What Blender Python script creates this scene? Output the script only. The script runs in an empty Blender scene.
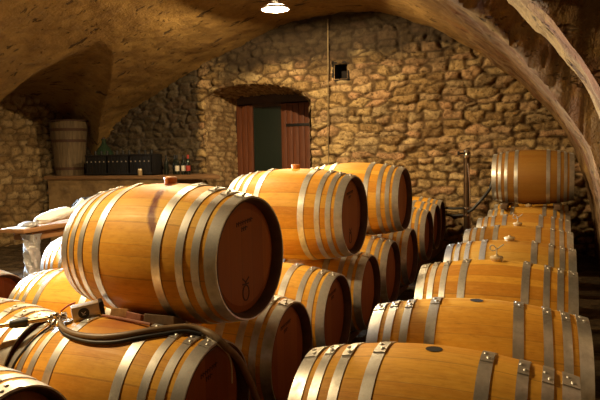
import bpy, bmesh, math, random
import numpy as np
from mathutils import Vector, Matrix

random.seed(7)
PI = math.pi
S = bpy.context.scene
COL = S.collection
R = math.radians

# ------------------------------------------------------------------ helpers
def link(o, parent=None):
    COL.objects.link(o)
    if parent is not None:
        o.parent = parent
    return o

def tag(o, label=None, cat=None, group=None, kind=None):
    if label: o['label'] = label
    if cat: o['category'] = cat
    if group: o['group'] = group
    if kind: o['kind'] = kind
    return o

def thing(name, label, cat, loc=(0, 0, 0), rotz=0, group=None):
    o = bpy.data.objects.new(name, None)
    o.empty_display_size = .1
    link(o)
    o.location = loc
    o.rotation_euler = (0, 0, rotz)
    return tag(o, label, cat, group)

def mesh_from(verts, faces, name, smooth=True):
    me = bpy.data.meshes.new(name)
    me.from_pydata([tuple(map(float, v)) for v in verts], [], [tuple(map(int, f)) for f in faces])
    if smooth:
        for p in me.polygons: p.use_smooth = True
    me.update()
    return me

def obj_from_bm(name, bm, mat, parent=None, loc=(0, 0, 0), smooth=True):
    me = bpy.data.meshes.new(name)
    bmesh.ops.recalc_face_normals(bm, faces=bm.faces)
    bm.to_mesh(me); bm.free()
    if smooth:
        for p in me.polygons: p.use_smooth = True
        try: me.set_sharp_from_angle(angle=R(40))
        except Exception: pass
    me.materials.append(mat)
    o = bpy.data.objects.new(name, me)
    link(o, parent)
    o.location = loc
    return o

def add_box(bm, c, s, rot=None, bev=0):
    m = Matrix.Translation(c)
    if rot is not None: m = m @ rot
    r = bmesh.ops.create_cube(bm, size=1, matrix=m @ Matrix.Diagonal((s[0], s[1], s[2], 1)))
    if bev > 0:
        vs = set(r['verts'])
        es = [e for e in bm.edges if e.verts[0] in vs and e.verts[1] in vs]
        bmesh.ops.bevel(bm, geom=es, offset=bev, segments=2, affect='EDGES', profile=.6)
    return r['verts']

def add_lathe(bm, prof, seg=24, axis='Z', origin=(0, 0, 0), cap=False, mat=None):
    """prof: list of (r, h) revolved about the axis"""
    rings = []
    O = Vector(origin)
    for r, h in prof:
        ring = []
        for k in range(seg):
            a = 2 * PI * k / seg
            if axis == 'Z': v = Vector((r * math.cos(a), r * math.sin(a), h))
            else: v = Vector((h, r * math.cos(a), r * math.sin(a)))
            if mat is not None: v = mat @ v
            ring.append(bm.verts.new(O + v))
        rings.append(ring)
    for i in range(len(rings) - 1):
        for k in range(seg):
            bm.faces.new((rings[i][k], rings[i][(k + 1) % seg], rings[i + 1][(k + 1) % seg], rings[i + 1][k]))
    if cap:
        bm.faces.new(rings[0]); bm.faces.new(rings[-1])
    return rings

def smooth_path(pts, n=8):
    P = [Vector(p) for p in pts]
    out = []
    for i in range(len(P) - 1):
        p0 = P[max(i - 1, 0)]; p1 = P[i]; p2 = P[i + 1]; p3 = P[min(i + 2, len(P) - 1)]
        for k in range(n):
            t = k / n
            out.append(.5 * ((2 * p1) + (-p0 + p2) * t + (2 * p0 - 5 * p1 + 4 * p2 - p3) * t * t + (-p0 + 3 * p1 - 3 * p2 + p3) * t ** 3))
    out.append(P[-1])
    return out

def add_tube(bm, pts, rad, seg=10, smooth_n=0, cap=True):
    P = smooth_path(pts, smooth_n) if smooth_n else [Vector(p) for p in pts]
    rings = []
    up = Vector((0, 0, 1))
    prev = None
    for i, p in enumerate(P):
        d = (P[min(i + 1, len(P) - 1)] - P[max(i - 1, 0)]).normalized()
        if prev is None:
            a = d.cross(up)
            if a.length < .05: a = d.cross(Vector((1, 0, 0)))
            a.normalize()
        else:
            a = (prev - d * prev.dot(d)).normalized()
        prev = a
        b = d.cross(a)
        r = rad(i / (len(P) - 1)) if callable(rad) else rad
        rings.append([bm.verts.new(p + a * (r * math.cos(2 * PI * k / seg)) + b * (r * math.sin(2 * PI * k / seg))) for k in range(seg)])
    for i in range(len(rings) - 1):
        for k in range(seg):
            bm.faces.new((rings[i][k], rings[i][(k + 1) % seg], rings[i + 1][(k + 1) % seg], rings[i + 1][k]))
    if cap:
        bm.faces.new(rings[0]); bm.faces.new(rings[-1])

# ------------------------------------------------------------------ materials
def mat_new(name, rough=.6, metal=0., col=(.5, .5, .5), spec=.5):
    m = bpy.data.materials.new(name)
    m.use_nodes = True
    nt = m.node_tree
    b = nt.nodes['Principled BSDF']
    b.inputs['Base Color'].default_value = (*col, 1)
    b.inputs['Roughness'].default_value = rough
    b.inputs['Metallic'].default_value = metal
    b.inputs['Specular IOR Level'].default_value = spec
    return m, nt, b

class NB:
    """small node builder"""
    def __init__(self, nt): self.nt = nt
    def n(self, t, **kw):
        o = self.nt.nodes.new(t)
        for k, v in kw.items(): setattr(o, k, v)
        return o
    def l(self, a, b): self.nt.links.new(a, b)
    def val(self, x, sock):
        if hasattr(x, 'links') or hasattr(x, 'is_linked'): self.l(x, sock)
        else: sock.default_value = x
    def math(self, op, a, b=0., c=None):
        o = self.n('ShaderNodeMath', operation=op)
        self.val(a, o.inputs[0]); self.val(b, o.inputs[1])
        if c is not None: self.val(c, o.inputs[2])
        return o.outputs[0]
    def mix(self, f, a, b, blend='MIX'):
        o = self.n('ShaderNodeMix', data_type='RGBA', blend_type=blend)
        self.val(f, o.inputs[0])
        for x, s in ((a, o.inputs[6]), (b, o.inputs[7])):
            if isinstance(x, tuple): s.default_value = (*x[:3], 1)
            else: self.l(x, s)
        return o.outputs[2]
    def ramp(self, f, stops, interp='LINEAR'):
        o = self.n('ShaderNodeValToRGB')
        o.color_ramp.interpolation = interp
        e = o.color_ramp.elements
        while len(e) < len(stops): e.new(.5)
        for i, (p, c) in enumerate(stops):
            e[i].position = p
            e[i].color = (*c, 1) if len(c) == 3 else c
        self.l(f, o.inputs[0])
        return o.outputs[0]
    def noise(self, vec, scale, detail=4, rough=.55, out=0):
        o = self.n('ShaderNodeTexNoise')
        o.inputs['Scale'].default_value = scale
        o.inputs['Detail'].default_value = detail
        o.inputs['Roughness'].default_value = rough
        if vec is not None: self.l(vec, o.inputs['Vector'])
        return o.outputs[out]
    def coords(self, kind='Object'):
        return self.n('ShaderNodeTexCoord').outputs[kind]
    def mapping(self, vec, scale=(1, 1, 1), loc=(0, 0, 0), rot=(0, 0, 0)):
        o = self.n('ShaderNodeMapping')
        o.inputs['Scale'].default_value = scale
        o.inputs['Location'].default_value = loc
        o.inputs['Rotation'].default_value = rot
        self.l(vec, o.inputs['Vector'])
        return o.outputs[0]
    def bump(self, h, b, strength=.4, dist=.01):
        o = self.n('ShaderNodeBump')
        o.inputs['Strength'].default_value = strength
        o.inputs['Distance'].default_value = dist
        self.l(h, o.inputs['Height'])
        self.l(o.outputs[0], b.inputs['Normal'])
    def map(self, v, a, b, c=0., d=1.):
        o = self.n('ShaderNodeMapRange')
        self.l(v, o.inputs[0])
        for i, x in enumerate((a, b, c, d)): o.inputs[i + 1].default_value = x
        return o.outputs[0]

def offset_by_object(nb, vec):
    """shift a noise lookup per barrel so that copies do not repeat"""
    oi = nb.n('ShaderNodeObjectInfo')
    v = nb.n('ShaderNodeVectorMath', operation='ADD')
    nb.l(vec, v.inputs[0]); nb.l(oi.outputs['Location'], v.inputs[1])
    return v.outputs[0], oi

def oak_material(name, stain=0., drip_on=1., shade_mix=0.):
    m, nt, b = mat_new(name, rough=.5, spec=.22)
    nb = NB(nt)
    P = nb.coords('Object')
    sx = nb.n('ShaderNodeSeparateXYZ'); nb.l(P, sx.inputs[0])
    oi = nb.n('ShaderNodeObjectInfo')
    ang = nb.math('ARCTAN2', sx.outputs[1], sx.outputs[2])
    t = nb.math('ADD', nb.math('MULTIPLY', ang, 26 / (2 * PI)), 40.27)
    # uneven stave widths
    t = nb.math('ADD', t, nb.math('MULTIPLY', nb.math('SINE', nb.math('MULTIPLY', ang, 9.0)), .28))
    idx = nb.math('FLOOR', t)
    fr = nb.math('FRACT', t)
    wn = nb.n('ShaderNodeTexWhiteNoise', noise_dimensions='2D')
    cv = nb.n('ShaderNodeCombineXYZ'); nb.l(idx, cv.inputs[0]); nb.l(nb.math('MULTIPLY', oi.outputs['Random'], 50.), cv.inputs[1])
    nb.l(cv.outputs[0], wn.inputs['Vector'])
    tone = wn.outputs['Value']
    base = nb.ramp(tone, [(0, (.62, .265, .024)), (.35, (.76, .365, .038)), (.7, (.82, .425, .050)), (1, (.88, .51, .080))])
    # grain runs along the stave
    gv = nb.n('ShaderNodeCombineXYZ')
    nb.l(nb.math('MULTIPLY', sx.outputs[0], 2.2), gv.inputs[0])
    nb.l(nb.math('MULTIPLY', t, 5.0), gv.inputs[1])
    nb.l(nb.math('MULTIPLY', oi.outputs['Random'], 30.), gv.inputs[2])
    g = nb.noise(gv.outputs[0], 1.6, 6, .62)
    g2 = nb.noise(gv.outputs[0], 6.5, 3, .6)
    pv, _ = offset_by_object(nb, P)
    blot = nb.noise(pv, 4.0, 5, .6)
    c = nb.mix(nb.map(g, .35, .75), base, nb.mix(.30, base, (.36, .15, .03)))
    c = nb.mix(nb.map(g2, .55, .8, 0, .22), c, (.32, .13, .03))
    c = nb.mix(nb.map(blot, .48, .72, 0, .4), c, (.52, .21, .022))
    fine = nb.noise(nb.mapping(pv, (18, 60, 60)), 1.0, 4, .7)
    c = nb.mix(nb.map(fine, .52, .75, 0, .38), c, (.36, .135, .015))
    c = nb.mix(nb.map(fine, .48, .3, 0, .25), c, (.88, .56, .12))
    seam = nb.math('LESS_THAN', nb.math('MINIMUM', fr, nb.math('SUBTRACT', 1., fr)), .018)
    c = nb.mix(nb.math('MULTIPLY', seam, .38), c, (.22, .09, .02))
    if stain > 0:
        # a run of red wine below the bung, on the side towards the aisle end
        wob = nb.math('MULTIPLY', nb.math('SUBTRACT', nb.noise(P, 9, 4), .5), .05)
        lean = nb.math('MULTIPLY', nb.math('SUBTRACT', .345, sx.outputs[2]), -.55)
        lean = nb.math('SUBTRACT', lean, nb.map(sx.outputs[2], .345, .338, 0, .042))
        drip = nb.math('ABSOLUTE', nb.math('ADD', nb.math('ADD', sx.outputs[0], wob), lean))
        side = nb.math('LESS_THAN', sx.outputs[1], .03)
        hgt = nb.map(sx.outputs[2], .10, .15, 0, 1)
        d = nb.math('MULTIPLY', nb.map(drip, .012, .028, 1, 0), nb.math('MULTIPLY', side, hgt))
        wide = nb.map(nb.noise(P, 14, 5, .7), .45, .6, 0, 1)
        r = nb.math('POWER', nb.math('ADD', nb.math('POWER', sx.outputs[0], 2.), nb.math('MULTIPLY', nb.math('POWER', sx.outputs[1], 2.), .6)), .5)
        halo = nb.math('MULTIPLY', nb.map(r, .03, .22, 1, 0), nb.map(sx.outputs[2], .2, .25, 0, 1))
        c = nb.mix(nb.math('MULTIPLY', halo, .8 * stain), c, (.28, .07, .025))
        c = nb.mix(nb.math('MULTIPLY', nb.math('MULTIPLY', d, nb.map(wide, 0, 1, .85, 1.)), 1. * stain * drip_on), c, (.13, .012, .004))
    if shade_mix: c = nb.mix(shade_mix, c, (.20, .085, .018))  # weaker lamplight painted into the wood colour
    nb.l(c, b.inputs['Base Color'])
    nb.l(nb.map(g, .3, .8, .46, .66), b.inputs['Roughness'])
    h = nb.math('ADD', nb.math('MULTIPLY', g2, .25), nb.math('MULTIPLY', seam, -1.))
    nb.bump(h, b, .35, .002)
    return m

def head_material():
    m, nt, b = mat_new('barrel_head_oak', rough=.55, spec=.3)
    nb = NB(nt)
    P = nb.coords('Object')
    sx = nb.n('ShaderNodeSeparateXYZ'); nb.l(P, sx.inputs[0])
    oi = nb.n('ShaderNodeObjectInfo')
    t = nb.math('ADD', nb.math('MULTIPLY', sx.outputs[1], 11.), 20.3)
    idx = nb.math('FLOOR', t); fr = nb.math('FRACT', t)
    wn = nb.n('ShaderNodeTexWhiteNoise', noise_dimensions='2D')
    cv = nb.n('ShaderNodeCombineXYZ'); nb.l(idx, cv.inputs[0]); nb.l(nb.math('MULTIPLY', oi.outputs['Random'], 50.), cv.inputs[1])
    nb.l(cv.outputs[0], wn.inputs['Vector'])
    base = nb.ramp(wn.outputs['Value'], [(0, (.23, .060, .010)), (.5, (.28, .078, .013)), (1, (.33, .098, .018))])
    pv, _ = offset_by_object(nb, P)
    g = nb.noise(nb.mapping(pv, (4, 40, 3)), 1.6, 5, .6)
    c = nb.mix(nb.map(g, .4, .75, 0, .6), base, (.22, .07, .02))
    seam = nb.math('LESS_THAN', nb.math('MINIMUM', fr, nb.math('SUBTRACT', 1., fr)), .015)
    c = nb.mix(nb.math('MULTIPLY', seam, .5), c, (.12, .045, .015))
    nb.l(c, b.inputs['Base Color'])
    nb.bump(nb.math('ADD', g, nb.math('MULTIPLY', seam, -1.)), b, .25, .002)
    return m

def steel_material(name='galvanised_steel', col=(.74, .72, .67), dark=(.44, .42, .37)):
    m, nt, b = mat_new(name, rough=.42, metal=.85)
    nb = NB(nt)
    pv, _ = offset_by_object(nb, nb.coords('Object'))
    a = nb.noise(pv, 14, 5, .65)
    a2 = nb.noise(pv, 55, 3, .6)
    c = nb.mix(nb.map(a, .35, .72), col, dark)
    c = nb.mix(nb.map(a2, .62, .78, 0, .3), c, (.40, .30, .20))
    nb.l(c, b.inputs['Base Color'])
    nb.l(nb.map(a, .3, .75, .33, .55), b.inputs['Roughness'])
    nb.bump(a2, b, .12, .001)
    return m

def simple_noise(name, c1, c2, scale=8, rough=.6, metal=0., bump=.2, stretch=(1, 1, 1), dist=.004):
    m, nt, b = mat_new(name, rough=rough, metal=metal)
    nb = NB(nt)
    P = nb.mapping(nb.coords('Object'), stretch)
    a = nb.noise(P, scale, 5, .6)
    nb.l(nb.mix(nb.map(a, .3, .72), c1, c2), b.inputs['Base Color'])
    if bump: nb.bump(a, b, bump, dist)
    return m

def stone_material(name, cols, mortar, rough=.9, mud=.0, soot_shade=None, dark_left=None):
    """rubble stones: one tone per stone in 'tone', mortar joints in 'joint' (both per vertex of the modelled stonework)"""
    m, nt, b = mat_new(name, rough=rough, spec=.2)
    nb = NB(nt)
    tn = nb.n('ShaderNodeAttribute', attribute_name='tone').outputs['Fac']
    jt = nb.n('ShaderNodeAttribute', attribute_name='joint').outputs['Fac']
    P = nb.coords('Object')
    n1 = nb.noise(P, 7, 6, .65)
    n2 = nb.noise(P, 24, 5, .7)
    n3 = nb.noise(P, 1.1, 4, .6)
    k = len(cols) - 1
    c = nb.ramp(tn, [(i / k, cc) for i, cc in enumerate(cols)])
    c = nb.mix(nb.map(n1, .40, .72, 0, .75), c, tuple(x * .45 for x in cols[0]))
    c = nb.mix(nb.map(n2, .5, .75, 0, .45), c, tuple(x * 1.15 for x in cols[-1]))
    c = nb.mix(nb.map(n2, .46, .36, 0, .8), c, tuple(x * .35 for x in cols[0]))
    c = nb.mix(nb.math('MULTIPLY', jt, nb.map(n2, .3, .6, .6, 1.)), c, mortar)
    if mud: c = nb.mix(nb.map(n3, .5, .7, 0, mud), c, tuple(x * 1.5 for x in mortar))
    if soot_shade:
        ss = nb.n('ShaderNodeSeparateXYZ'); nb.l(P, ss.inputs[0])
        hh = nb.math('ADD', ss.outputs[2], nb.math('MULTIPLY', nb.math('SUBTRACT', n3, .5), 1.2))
        c = nb.mix(nb.map(hh, soot_shade[0], soot_shade[1], 0, soot_shade[2]), c, (.035, .024, .015))  # sooty wall top, with the shade above the lamp rim painted in
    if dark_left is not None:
        # darker stone colours with paler joints left of the doorway
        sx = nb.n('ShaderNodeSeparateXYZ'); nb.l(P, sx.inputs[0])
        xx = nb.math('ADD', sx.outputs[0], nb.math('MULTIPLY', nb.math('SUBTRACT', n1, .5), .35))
        dark_stone = nb.mix(nb.map(n1, .35, .65), (.050, .040, .029), (.020, .014, .009))
        dark_stone = nb.mix(nb.math('MULTIPLY', jt, .6), dark_stone, (.16, .13, .095))
        c = nb.mix(nb.map(xx, dark_left - .06, dark_left + .06, .88, 0), c, dark_stone)
    nb.l(c, b.inputs['Base Color'])
    nb.bump(nb.math('ADD', nb.math('MULTIPLY', n1, .9), nb.math('MULTIPLY', n2, .9)), b, 1., .03)
    return m

def plaster_material():
    m, nt, b = mat_new('vault_plaster', rough=.92, spec=.2)
    nb = NB(nt)
    P = nb.coords('Object')
    rc = nb.n('ShaderNodeAttribute', attribute_name='recess').outputs['Fac']
    jt = nb.n('ShaderNodeAttribute', attribute_name='joint').outputs['Fac']
    tn = nb.n('ShaderNodeAttribute', attribute_name='tone').outputs['Fac']
    n1 = nb.noise(P, 1.3, 6, .62)
    n2 = nb.noise(P, 6, 6, .68)
    n3 = nb.noise(P, 30, 4, .6)
    # pits and ragged cracks where the plaster has fallen out
    cr = nb.noise(nb.mapping(P, (1.2, 4.2, 3.6), rot=(0, .1, .35)), 1.5, 3, .6)
    cr2 = nb.noise(nb.mapping(P, (1.5, 3.2, 3.0), rot=(0, .1, .2)), 4.2, 3, .62)
    crack = nb.math('MAXIMUM', nb.map(cr, .64, .67), nb.math('MULTIPLY', nb.map(cr2, .64, .68), .8))
    c = nb.mix(nb.map(n1, .35, .7), (.33, .20, .060), (.21, .118, .034))
    c = nb.mix(nb.map(n2, .45, .72, 0, .7), c, (.14, .075, .028))
    c = nb.mix(nb.map(n3, .55, .8, 0, .35), c, (.38, .24, .10))
    c = nb.mix(nb.math('MULTIPLY', crack, .85), c, (.05, .028, .013))
    rub = nb.ramp(tn, [(0, (.10, .045, .022)), (.4, (.19, .10, .045)), (.7, (.29, .18, .085)), (1, (.20, .075, .04))])
    rub = nb.mix(nb.map(n2, .4, .7, 0, .6), rub, (.08, .045, .022))
    rub = nb.mix(jt, rub, (.24, .16, .085))
    c = nb.mix(nb.math('MULTIPLY', rc, nb.map(n2, .30, .46)), c, rub)
    nb.l(c, b.inputs['Base Color'])
    h = nb.math('ADD', nb.math('MULTIPLY', n2, .9), nb.math('MULTIPLY', crack, -1.1))
    h = nb.math('ADD', h, nb.math('MULTIPLY', n3, .4))
    nb.bump(h, b, 1., .03)
    return m

M = {}
M['oak'] = oak_material('barrel_oak')
M['oak_stain'] = oak_material('barrel_oak_wine_stained', 1.)
M['oak_blotch'] = oak_material('barrel_oak_wine_blotched', .9, 0.)
M['oak_shaded'] = oak_material('barrel_oak_shaded', shade_mix=.8)  # dim light at the raised far barrel, painted into its oak
M['oak_half_shaded'] = oak_material('barrel_oak_half_shaded', shade_mix=.42)  # milder darkening, paints weak lamplight onto the rear right-hand barrels
M['head'] = head_material()
M['steel'] = steel_material()
M['rivet'] = steel_material('rivet_steel', (.72, .70, .64), (.42, .40, .36))
M['bung'] = simple_noise('bung_silicone', (.74, .30, .08), (.55, .19, .05), 30, .45, 0, .1)
M['pale_bung'] = simple_noise('pale_bung', (.66, .52, .30), (.5, .36, .18), 30, .35, 0, .05)
M['hole'] = mat_new('hole_shade', .9, 0, (.012, .007, .004))[0]  # near-black colour painted for the shade inside bung holes and wall hole
M['stamp'] = mat_new('branded_mark', .8, 0, (.045, .014, .008))[0]
M['stone'] = stone_material('rubble_stone', [(.24, .145, .06), (.46, .30, .125), (.62, .44, .20), (.38, .28, .15), (.54, .31, .16), (.72, .54, .27)], (.105, .062, .028), mud=.5, soot_shade=(2.7, 3.12, .92), dark_left=-5.76)
M['jamb'] = stone_material('doorway_stone', [(.33, .21, .10), (.52, .36, .18), (.62, .46, .24), (.47, .30, .15)], (.16, .095, .042), mud=.15)
M['stone_side'] = stone_material('side_wall_stone', [(.25, .15, .06), (.40, .27, .12), (.48, .35, .18), (.33, .21, .09)], (.11, .065, .028), mud=.2)
M['plaster'] = plaster_material()
M['ledge'] = simple_noise('ledge_plaster', (.36, .235, .10), (.13, .075, .03), 4.5, .92, 0, .9, dist=.03)
M['floor'] = stone_material('trodden_stone_floor', [(.05, .032, .015), (.12, .075, .033), (.085, .055, .026), (.15, .10, .045)], (.03, .018, .008), mud=.2)
M['old_plank'] = simple_noise('old_plank', (.27, .145, .06), (.13, .065, .026), 3, .7, 0, .4, (1.2, 14, 14))
M['door'] = simple_noise('door_wood', (.165, .044, .010), (.085, .022, .006), 3, .55, 0, .3, (14, 14, 1.2))
M['dark_frame'] = simple_noise('dark_timber', (.06, .028, .015), (.03, .015, .008), 5, .7)
M['iron'] = mat_new('black_iron', .5, .8, (.03, .026, .024))[0]
M['pine'] = simple_noise('wedge_wood', (.60, .36, .14), (.34, .17, .06), 4, .65, 0, .2, (10, 2, 10))
M['stained_pine'] = simple_noise('wine_stained_wedge', (.33, .12, .06), (.18, .06, .03), 4, .65, 0, .2, (10, 2, 10))
M['grey_pine'] = simple_noise('weathered_wedge', (.22, .14, .075), (.10, .06, .03), 4, .75, 0, .3, (10, 2, 10))
M['runner'] = simple_noise('runner_timber', (.16, .09, .045), (.08, .045, .02), 3, .8, 0, .3, (14, 2, 14))
M['tub'] = simple_noise('grey_tub_wood', (.17, .115, .055), (.075, .048, .022), 3, .8, 0, .4, (9, 9, .9))
M['tub_hoop'] = mat_new('rusty_hoop', .75, .4, (.075, .035, .02))[0]
M['black_plastic'] = mat_new('black_plastic', .4, 0, (.010, .010, .011))[0]
M['rubber'] = mat_new('black_rubber', .5, 0, (.014, .012, .011))[0]
M['white_enamel'] = mat_new('white_enamel', .35, 0, (.78, .74, .64))[0]
M['chrome'] = mat_new('polished_steel', .22, 1, (.68, .64, .58))[0]
M['brass'] = simple_noise('tarnished_brass', (.52, .40, .24), (.36, .26, .15), 20, .33, .9, .05)
M['grey_metal'] = simple_noise('pump_housing', (.60, .53, .42), (.48, .41, .31), 25, .4, .6, .05)
M['dull_pipe'] = simple_noise('dull_steel_pipe', (.22, .15, .09), (.10, .06, .035), 6, .3, .85, .05)
M['hose'] = simple_noise('hose_rubber', (.25, .17, .09), (.16, .10, .055), 18, .45, 0, .05)
M['red'] = mat_new('red_lever', .4, 0, (.55, .03, .015))[0]
M['white_wire'] = mat_new('pale_wire', .45, 0, (.62, .55, .42))[0]
M['cloth'] = simple_noise('white_cloth', (.88, .88, .88), (.72, .72, .74), 14, .85, 0, .3)
M['black_cloth'] = simple_noise('black_cloth', (.016, .014, .014), (.008, .008, .009), 20, .85, 0, .3)
M['foil'] = simple_noise('crumpled_film', (.62, .63, .66), (.42, .43, .46), 26, .28, .55, .9, dist=.02)
M['paper'] = mat_new('paper_label', .7, 0, (.62, .57, .48))[0]
M['red_paper'] = mat_new('red_label', .7, 0, (.30, .03, .02))[0]
M['wax'] = mat_new('candle_wax', .4, 0, (.72, .60, .40))[0]
M['tin'] = simple_noise('tin_cup', (.40, .28, .14), (.28, .19, .09), 12, .5, .3, .1)
M['table'] = simple_noise('table_wood', (.30, .15, .06), (.19, .09, .035), 3, .6, 0, .25, (12, 1.4, 12))
M['conduit'] = simple_noise('painted_conduit', (.26, .19, .09), (.18, .125, .06), 16, .6, 0, .1)

def glass_mat(name, col, rough=.08, trans=.7):
    m, nt, b = mat_new(name, rough, 0, col)
    b.inputs['Transmission Weight'].default_value = trans
    return m
M['green_glass'] = glass_mat('green_glass', (.055, .10, .055), .12, .55)
M['bottle_glass'] = glass_mat('dark_bottle_glass', (.012, .018, .014), .1, .3)
M['clear_glass'] = glass_mat('clear_glass', (.9, .88, .8), .05, .6)
M['door_glass'] = glass_mat('dark_door_glass', (.012, .020, .015), .25, .0)

def emit_mat(name, col, s):
    m = bpy.data.materials.new(name); m.use_nodes = True
    nt = m.node_tree
    for n in list(nt.nodes):
        if n.type == 'BSDF_PRINCIPLED': nt.nodes.remove(n)
    e = nt.nodes.new('ShaderNodeEmission')
    e.inputs[0].default_value = (*col, 1); e.inputs[1].default_value = s
    nt.links.new(e.outputs[0], nt.nodes['Material Output'].inputs[0])
    return m
M['bulb'] = emit_mat('lit_bulb', (1, .80, .50), 30)
M['assumed_daylight'] = emit_mat('assumed_daylit_pane', (.75, .87, 1), 3)  # glow for the pane of the assumed window

# ------------------------------------------------------------------ numeric noise and stonework sheets
def hsh(ix, iy, iz, seed):
    h = (ix.astype(np.int64) * 374761393 + iy.astype(np.int64) * 668265263 + iz.astype(np.int64) * 2147483647 + seed * 974634777) & 0xffffffff
    h = ((h ^ (h >> 13)) * 1274126177) & 0xffffffff
    h = ((h ^ (h >> 16)) * 2246822519) & 0xffffffff
    return ((h ^ (h >> 15)) & 0xffffff) / float(0xffffff)

def vnoise(x, y, seed=0, z=None):
    if z is None: z = np.zeros_like(x)
    ix, iy, iz = np.floor(x), np.floor(y), np.floor(z)
    fx, fy, fz = x - ix, y - iy, z - iz
    fx, fy, fz = [f * f * (3 - 2 * f) for f in (fx, fy, fz)]
    r = 0
    for a in (0, 1):
        for b in (0, 1):
            for c in (0, 1):
                w = (fx if a else 1 - fx) * (fy if b else 1 - fy) * (fz if c else 1 - fz)
                r = r + w * hsh(ix + a, iy + b, iz + c, seed)
    return r

def fbm(x, y, seed=0, oct=4, z=None):
    r = 0; a = .5
    for k in range(oct):
        r = r + a * vnoise(x * 2 ** k + 17.3 * k, y * 2 ** k - 9.1 * k, seed + k, None if z is None else z * 2 ** k)
        a *= .5
    return r

def stonework(u, v, seed, ch=(.11, .21), sw=(.17, .48), gap=.022, warp=.055, jit=.74):
    """rubble laid in rough courses: returns height 0..1, tone 0..1 per stone, joint 0..1"""
    cw, hh = (sw[0] + sw[1]) / 2, (ch[0] + ch[1]) / 2
    uu = u + warp * 1.6 * (fbm(u * 3, v * 3, seed + 3) - .5) + .05 * (vnoise(u * 11, v * 11, seed + 8) - .5)
    vv = v + warp * 2.6 * (fbm(u * 1.1, v * 2.2, seed + 5) - .5) + .045 * (vnoise(u * 11 + 4, v * 11, seed + 9) - .5)
    gy = vv / hh
    iy = np.floor(gy)
    f1 = np.full(u.shape, 9.); f2 = np.full(u.shape, 9.); tone = np.zeros_like(u); big = np.zeros_like(u)
    for dy in (-1, 0, 1):
        ry = iy + dy
        sc = .72 + .65 * hsh(ry, ry * 0, ry * 0, seed + 40)
        gx = uu / (cw * sc) + 7.3 * hsh(ry, ry * 0, ry * 0, seed + 41)
        ix = np.floor(gx)
        for dx in (-2, -1, 0, 1, 2):
            rx = ix + dx
            px = rx + .5 + jit * (hsh(rx, ry, ry * 0, seed) - .5)
            py = ry + .5 + jit * .48 * (hsh(rx, ry, ry * 0, seed + 1) - .5)
            wgt = .26 * hsh(rx, ry, ry * 0, seed + 2)
            ax, ay = np.abs(gx - px) * sc, np.abs(gy - py) * .92
            d = (ax ** 3.6 + ay ** 3.6) ** (1 / 3.6) - wgt
            t = hsh(rx, ry, ry * 0, seed + 6); b_ = hsh(rx, ry, ry * 0, seed + 7)
            new = d < f1
            f2 = np.where(new, f1, np.minimum(f2, d))
            tone = np.where(new, t, tone); big = np.where(new, b_, big)
            f1 = np.where(new, d, f1)
    e = (f2 - f1) * .5 * hh * 1.25
    h = np.clip((e - gap * .25) / (hh * .20), 0, 1)
    h = np.sqrt(np.clip(h * (2 - h), 0, 1))
    joint = 1 - np.clip((e - gap * .25) / (gap * .55), 0, 1)
    return h * (.35 + .65 * big), tone, joint

def sheet(name, P, h, mat, attrs=None, keep=None, flip=False, kind='structure', parent=None):
    """P: (U,V,3) grid displaced by h along its normal"""
    du = np.gradient(P, axis=0); dv = np.gradient(P, axis=1)
    n = np.cross(du, dv); n /= np.maximum(np.linalg.norm(n, axis=2, keepdims=True), 1e-9)
    if flip: n = -n
    Q = P + n * h[..., None]
    U, V = h.shape
    idx = np.arange(U * V).reshape(U, V)
    f = np.stack([idx[:-1, :-1], idx[1:, :-1], idx[1:, 1:], idx[:-1, 1:]], -1)
    if flip: f = f[..., ::-1]
    if keep is not None: f = f[keep]
    f = f.reshape(-1, 4)
    me = bpy.data.meshes.new(name)
    me.vertices.add(U * V); me.vertices.foreach_set('co', Q.reshape(-1).astype(np.float32))
    me.loops.add(f.size); me.loops.foreach_set('vertex_index', f.reshape(-1).astype(np.int32))
    me.polygons.add(len(f)); me.polygons.foreach_set('loop_start', (np.arange(len(f)) * 4).astype(np.int32))
    me.polygons.foreach_set('use_smooth', np.ones(len(f), bool))
    me.update(calc_edges=True); me.validate()
    for k, a in (attrs or {}).items():
        at = me.attributes.new(k, 'FLOAT', 'POINT')
        at.data.foreach_set('value', a.reshape(-1).astype(np.float32))
    me.materials.append(mat)
    o = bpy.data.objects.new(name, me)
    link(o, parent)
    if kind: o['kind'] = kind
    return o

# ------------------------------------------------------------------ the cellar
YB = 9.4                     # face of the far wall
XL, XR = -8.8, 1.65          # left wall, back of the right-hand recesses
YN = -3.0                    # near end of the cellar, behind the camera
ARCH = np.array([(-9.2, -.35), (-8.5, -.35), (-8.44, .2), (-8.33, .85), (-8.15, 1.38), (-7.94, 1.68), (-7.64, 2.05), (-7.28, 2.33), (-6.6, 2.66), (-6.16, 2.86),
                 (-5.34, 3.17), (-4.56, 3.46), (-3.97, 3.62), (-3.15, 3.68), (-2.5, 3.61), (-2.18, 3.52), (-1.68, 3.31), (-1.19, 3.01),
                 (-.86, 2.76), (-.45, 2.43), (-.02, 1.94), (.27, 1.48), (.45, .87), (.53, .31), (.57, -.35), (2., -.35)])

def main_vault(x): return np.interp(x, ARCH[:, 0], ARCH[:, 1])

def lunettes(x, y):
    out = np.full(np.broadcast(x, y).shape, -1.)
    for k in range(5):                                   # left-hand lunettes, cut obliquely
        yc = 6.8 - 2.75 * k + .48 * (-5.62 - x)
        d = 1 - ((y - yc) / 1.35) ** 2
        top = 1.64 - .13 * np.maximum(-5.62 - x, 0)
        z = np.where((d > 0) & (x < -4.5), 1.4 + top * np.sqrt(np.maximum(d, 0)), -1)
        out = np.maximum(out, z)
    for yc in (4.15, 1.15, -1.85):                       # right-hand recesses
        d = 1.2 ** 2 - (y - yc) ** 2
        z = np.where((d > 0) & (x > -2.2), 1.77 + np.sqrt(np.maximum(d, 0)), -1)
        out = np.maximum(out, z)
    return out

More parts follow.
